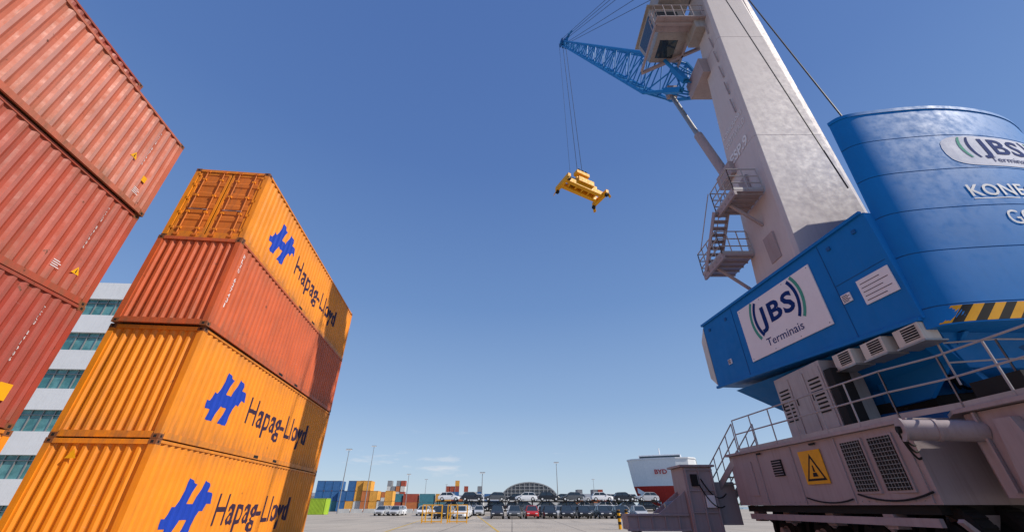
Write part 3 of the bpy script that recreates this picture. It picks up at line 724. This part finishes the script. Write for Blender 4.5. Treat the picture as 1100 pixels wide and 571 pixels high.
for x in (-9.2,-6.6):
    b=MB()
    for dx in (0,1.0,2.0): b.beam((x+dx,48,0),(x+dx,48,1.6),.10,.10,0)
    for z in (.15,.9,1.6): b.beam((x,48,z),(x+2,48,z),.09,.09,0)
    b.beam((x,48,.15),(x+1,48,1.6),.05,.05,0); b.beam((x,48,1.6),(x,50,1.6),.08,.08,0); b.beam((x,50,0),(x,50,1.6),.1,.1,0); b.obj('safety_barrier',['yk'])
for x,y in ((8.2,36),(9.4,38.5)):
    b=MB(); b.cyl((x,y,0),(x,y,1.25),.12,12,0)
    for z in (.3,.7,1.05): b.cyl((x,y,z),(x,y,z+.18),.125,12,1)
    b.obj('bollard',['yk','dark'])
for px,h,Y in ((363,66,110),(391,70,140),(435,36,160),(517,38,120),(600,50,130),(455,30,220),(640,30,240),(478,24,260)):
    X=(px-550)/500*Y; z=1.5+h*.0017*Y
    b=MB(); b.cyl((X,Y,0),(X,Y,z),.16,8,0,.07); b.box((X-.7,Y-.2,z-.15),(X+.7,Y+.2,z+.05),0)
    for i in range(3): b.box((X-.7+i*.5,Y-.45,z-.35),(X-.4+i*.5,Y-.15,z-.1),1)
    b.obj('light_mast',['steel','lens'])
M['hroof']=paint('hangar_roof',(.13,.14,.15),.5,.3,.2); M['hrib']=paint('hangar_rib',(.34,.35,.36),.5,.2,.1)
b=MB(); n=18; X0,X1,Y0=-6,25,250
A_=[(X0+(X1-X0)*(.5-.5*math.cos(math.pi*i/n)),Y0,4.5+8.2*math.sin(math.pi*i/n)) for i in range(n+1)]
B_=[(p[0],Y0+40,p[2]) for p in A_]
b.add(A_+B_,[(i,i+1,n+2+i,n+1+i) for i in range(n)],0)
b.add(A_,[tuple(range(n+1))],0)
for i in range(0,n): b.beam(A_[i],A_[i+1],.5,.5,1)
for i in range(1,n): b.beam((A_[i][0],Y0-.3,3.5),(A_[i][0],Y0-.3,A_[i][2]),.25,.25,1)
for z in (6,7.6,9.2,10.8):
    xs=[p[0] for p in A_ if p[2]>=z]; b.beam((min(xs),Y0-.3,z),(max(xs),Y0-.3,z),.2,.2,1)
b.box((X0-6,Y0-2,0),(X1+14,Y0-.6,4.4),2)
b.obj('arched_hangar',['hroof','hrib','far_white'])
for X0,X1,Y,h,c in ((-70,-20,320,6,'far_white'),(40,62,330,7,'far_grey'),(-160,-95,300,7,'far_white')):
    b=MB(); b.box((X0,Y,0),(X1,Y+30,h),0); b.add([(X0-1,Y-1,h),(X1+1,Y-1,h),(X1+1,Y+15,h+2.4),(X0-1,Y+15,h+2.4),(X0-1,Y+31,h),(X1+1,Y+31,h)],[(0,1,2,3),(3,2,5,4),(0,3,4),(1,5,2)],1)
    for i in range(5): xx=X0+3+i*(X1-X0-6)/5; b.box((xx,Y-.05,0),(xx+3,Y-.01,4.2),2)
    b.obj('warehouse',[c,'far_grey','dark'])
M['leaf']=paint('tree_foliage',(.05,.085,.03),.9,.4,0)
b=MB()
for i in range(260):
    x=random.uniform(-330,330); y=random.uniform(380,430); r=random.uniform(2.5,5); z=random.uniform(0,3)
    for k in range(5):
        c=Vector((x+random.uniform(-3,3),y,z+random.uniform(-1,2))); 
        pts=[c+Vector((math.cos(a),math.sin(a)*.6,0))*r*random.uniform(.3,.7)+Vector((0,0,random.uniform(-1,1.5))) for a in (0,1.2,2.5,3.8,5)]
        tp=c+Vector((0,0,r*.6)); b.add(pts+[tp],[(0,1,5),(1,2,5),(2,3,5),(3,4,5),(4,0,5)],0)
b.obj('distant_trees',['leaf'])
# ------------------------------------------------------------------ ship
ship=empty('car_carrier_ship',Matrix.Translation((100,300,0))@Matrix.Rotation(math.radians(-23),4,'Z'))
M['shipw']=paint('ship_white',(.80,.81,.82),.45,.06,.25,bump=0); M['shipr']=paint('ship_red',(.5,.03,.02),.5,.15,.25,bump=0)
b=MB()
def hull2(z,w0,y0):
    pts=[(-w0,y0+16),(-w0*.97,y0+8),(-w0*.8,y0+3),(-w0*.45,y0+.6),(0,y0),(w0*.45,y0+.6),(w0*.8,y0+3),(w0*.97,y0+8),(w0,y0+16),(w0,y0+170),(-w0,y0+170)]
    return [(x,y,z) for x,y in pts]
b.loft(hull2(0,18,6),hull2(9,20,3),1); b.loft(hull2(9.02,20,3),hull2(13,21,1.5),1); b.loft(hull2(13.02,21,1.5),hull2(29,23,0),0)
b.loft(hull2(29.02,23.3,-.3),hull2(29.8,23.3,-.3),0); b.box((-14,8,29.8),(14,20,32.4),0); b.box((-13.5,7.9,30.4),(13.5,7.99,31.6),2)
b.cyl((0,14,32),(0,14,37),.4,8,0); b.box((-4,50,29.8),(6,60,36),0)
b.obj('hull',['shipw','shipr','glass'],ship)
text('ship_lettering','BYD',8,2.6,'shipr',frame((-4,-.8,20),(1,0,0),(0,0,1)),ship,.03)
for s_ in (-1,1):
    flatpoly('bow_stripe',[[(s_*17,10),(s_*3,2),(s_*3,.5),(s_*17,7)]] ,'shipw',frame((0,1.2,2),(1,0,0),(0,0,1)),ship)
# ------------------------------------------------------------------ office building at left
ob=empty('office_building',Matrix.Translation((-44,38,0))@Matrix.Rotation(math.radians(4),4,'Z'))
M['bwhite']=paint('facade_white',(.72,.73,.74),.5,.05,.12); 
m,nt,bb=newmat('teal_glass'); tc=nt.nodes.new('ShaderNodeTexCoord')
nt.links.new(mixc(nt,ramp(nt,noise(nt,tc.outputs['Object'],.8,3),.4,.6),(.05,.17,.18),(.12,.30,.31)),bb.inputs['Base Color']); bb.inputs['Roughness'].default_value=.12; M['teal']=m
b=MB(); FH=3.75; nf=6
b.box((-18,0.2,0),(8,18,nf*FH-1.2),1)
for f in range(nf+1):
    z=f*FH-1.25; b.box((-18.3,-.15,max(0,z-.95)),(8.3,18.3,z+.95),0)
for i in range(27):
    x=-18+i*1.0; b.box((x-.03,.1,0),(x+.03,.2,nf*FH-1.3),2)
for i in range(18): b.box((8.0,.3+i,0),(8.08,.36+i,nf*FH-1.3),2)
for f in range(nf): b.box((-18,.08,f*FH+1.1),(8,.2,f*FH+1.16),2)
b.obj('facade',['bwhite','teal','steel'],ob)
# ------------------------------------------------------------------ light + world
SV=Vector((.94,-.342,0)).normalized(); EL=math.radians(41)
SV=Vector((SV.x*math.cos(EL),SV.y*math.cos(EL),math.sin(EL)))
sl=bpy.data.lights.new('sun','SUN'); sl.energy=5.0; sl.angle=math.radians(.5); sl.color=(1,.93,.83)
so=bpy.data.objects.new('sun',sl); COL.objects.link(so); so.rotation_euler=SV.to_track_quat('Z','Y').to_euler()
wd=bpy.data.worlds.new('World'); SC.world=wd; wd.use_nodes=True; nt=wd.node_tree; nt.nodes.clear()
out=nt.nodes.new('ShaderNodeOutputWorld'); bg=nt.nodes.new('ShaderNodeBackground'); sk=nt.nodes.new('ShaderNodeTexSky')
sk.sky_type='NISHITA'; sk.sun_disc=False; sk.sun_elevation=EL; sk.sun_rotation=math.radians(110); sk.air_density=1.0; sk.dust_density=.3; sk.ozone_density=2.5
SKS=.13; bg.inputs[1].default_value=SKS
tc=nt.nodes.new('ShaderNodeTexCoord'); sep=nt.nodes.new('ShaderNodeSeparateXYZ'); nt.links.new(tc.outputs['Generated'],sep.inputs[0])
rp=nt.nodes.new('ShaderNodeValToRGB'); nt.links.new(sep.outputs[2],rp.inputs[0])
el=rp.color_ramp.elements
stops=[(0,(.50,.62,.76)),(.08,(.40,.54,.74)),(.2,(.27,.42,.68)),(.42,(.155,.29,.59)),(.7,(.095,.20,.50)),(1,(.07,.155,.44))]
el[0].position=0; el[0].color=(*stops[0][1],1); el[1].position=1; el[1].color=(*stops[-1][1],1)
for p,c in stops[1:-1]:
    x_=el.new(p); x_.color=(*c,1)
vm=nt.nodes.new('ShaderNodeVectorMath'); vm.operation='SCALE'; vm.inputs['Scale'].default_value=1/SKS; nt.links.new(rp.outputs[0],vm.inputs[0])
skm=mixc(nt,.78,sk.outputs[0],vm.outputs[0])
cn=noise(nt,mapping(nt,tc.outputs['Generated'],(1,1,6)),5.5,7,.6)
mk=mul(nt,ramp(nt,sep.outputs[2],.03,.07),ramp(nt,sep.outputs[2],.10,.17,1,0))
mk=mul(nt,mk,ramp(nt,cn,.60,.75,0,.6))
nt.links.new(mixc(nt,mk,skm,(6.2,6.2,6.4)),bg.inputs[0]); nt.links.new(bg.outputs[0],out.inputs[0])
# ------------------------------------------------------------------ camera
cd=bpy.data.cameras.new('camera'); cd.sensor_width=36; cd.lens=13.97; cd.clip_start=.05; cd.clip_end=12000
co=bpy.data.objects.new('camera',cd); COL.objects.link(co); co.location=(0,0,1.5); co.rotation_euler=(math.radians(90+31.1),0,0)
SC.camera=co
SC.view_settings.view_transform='Standard'; SC.view_settings.look='None'; SC.view_settings.exposure=0
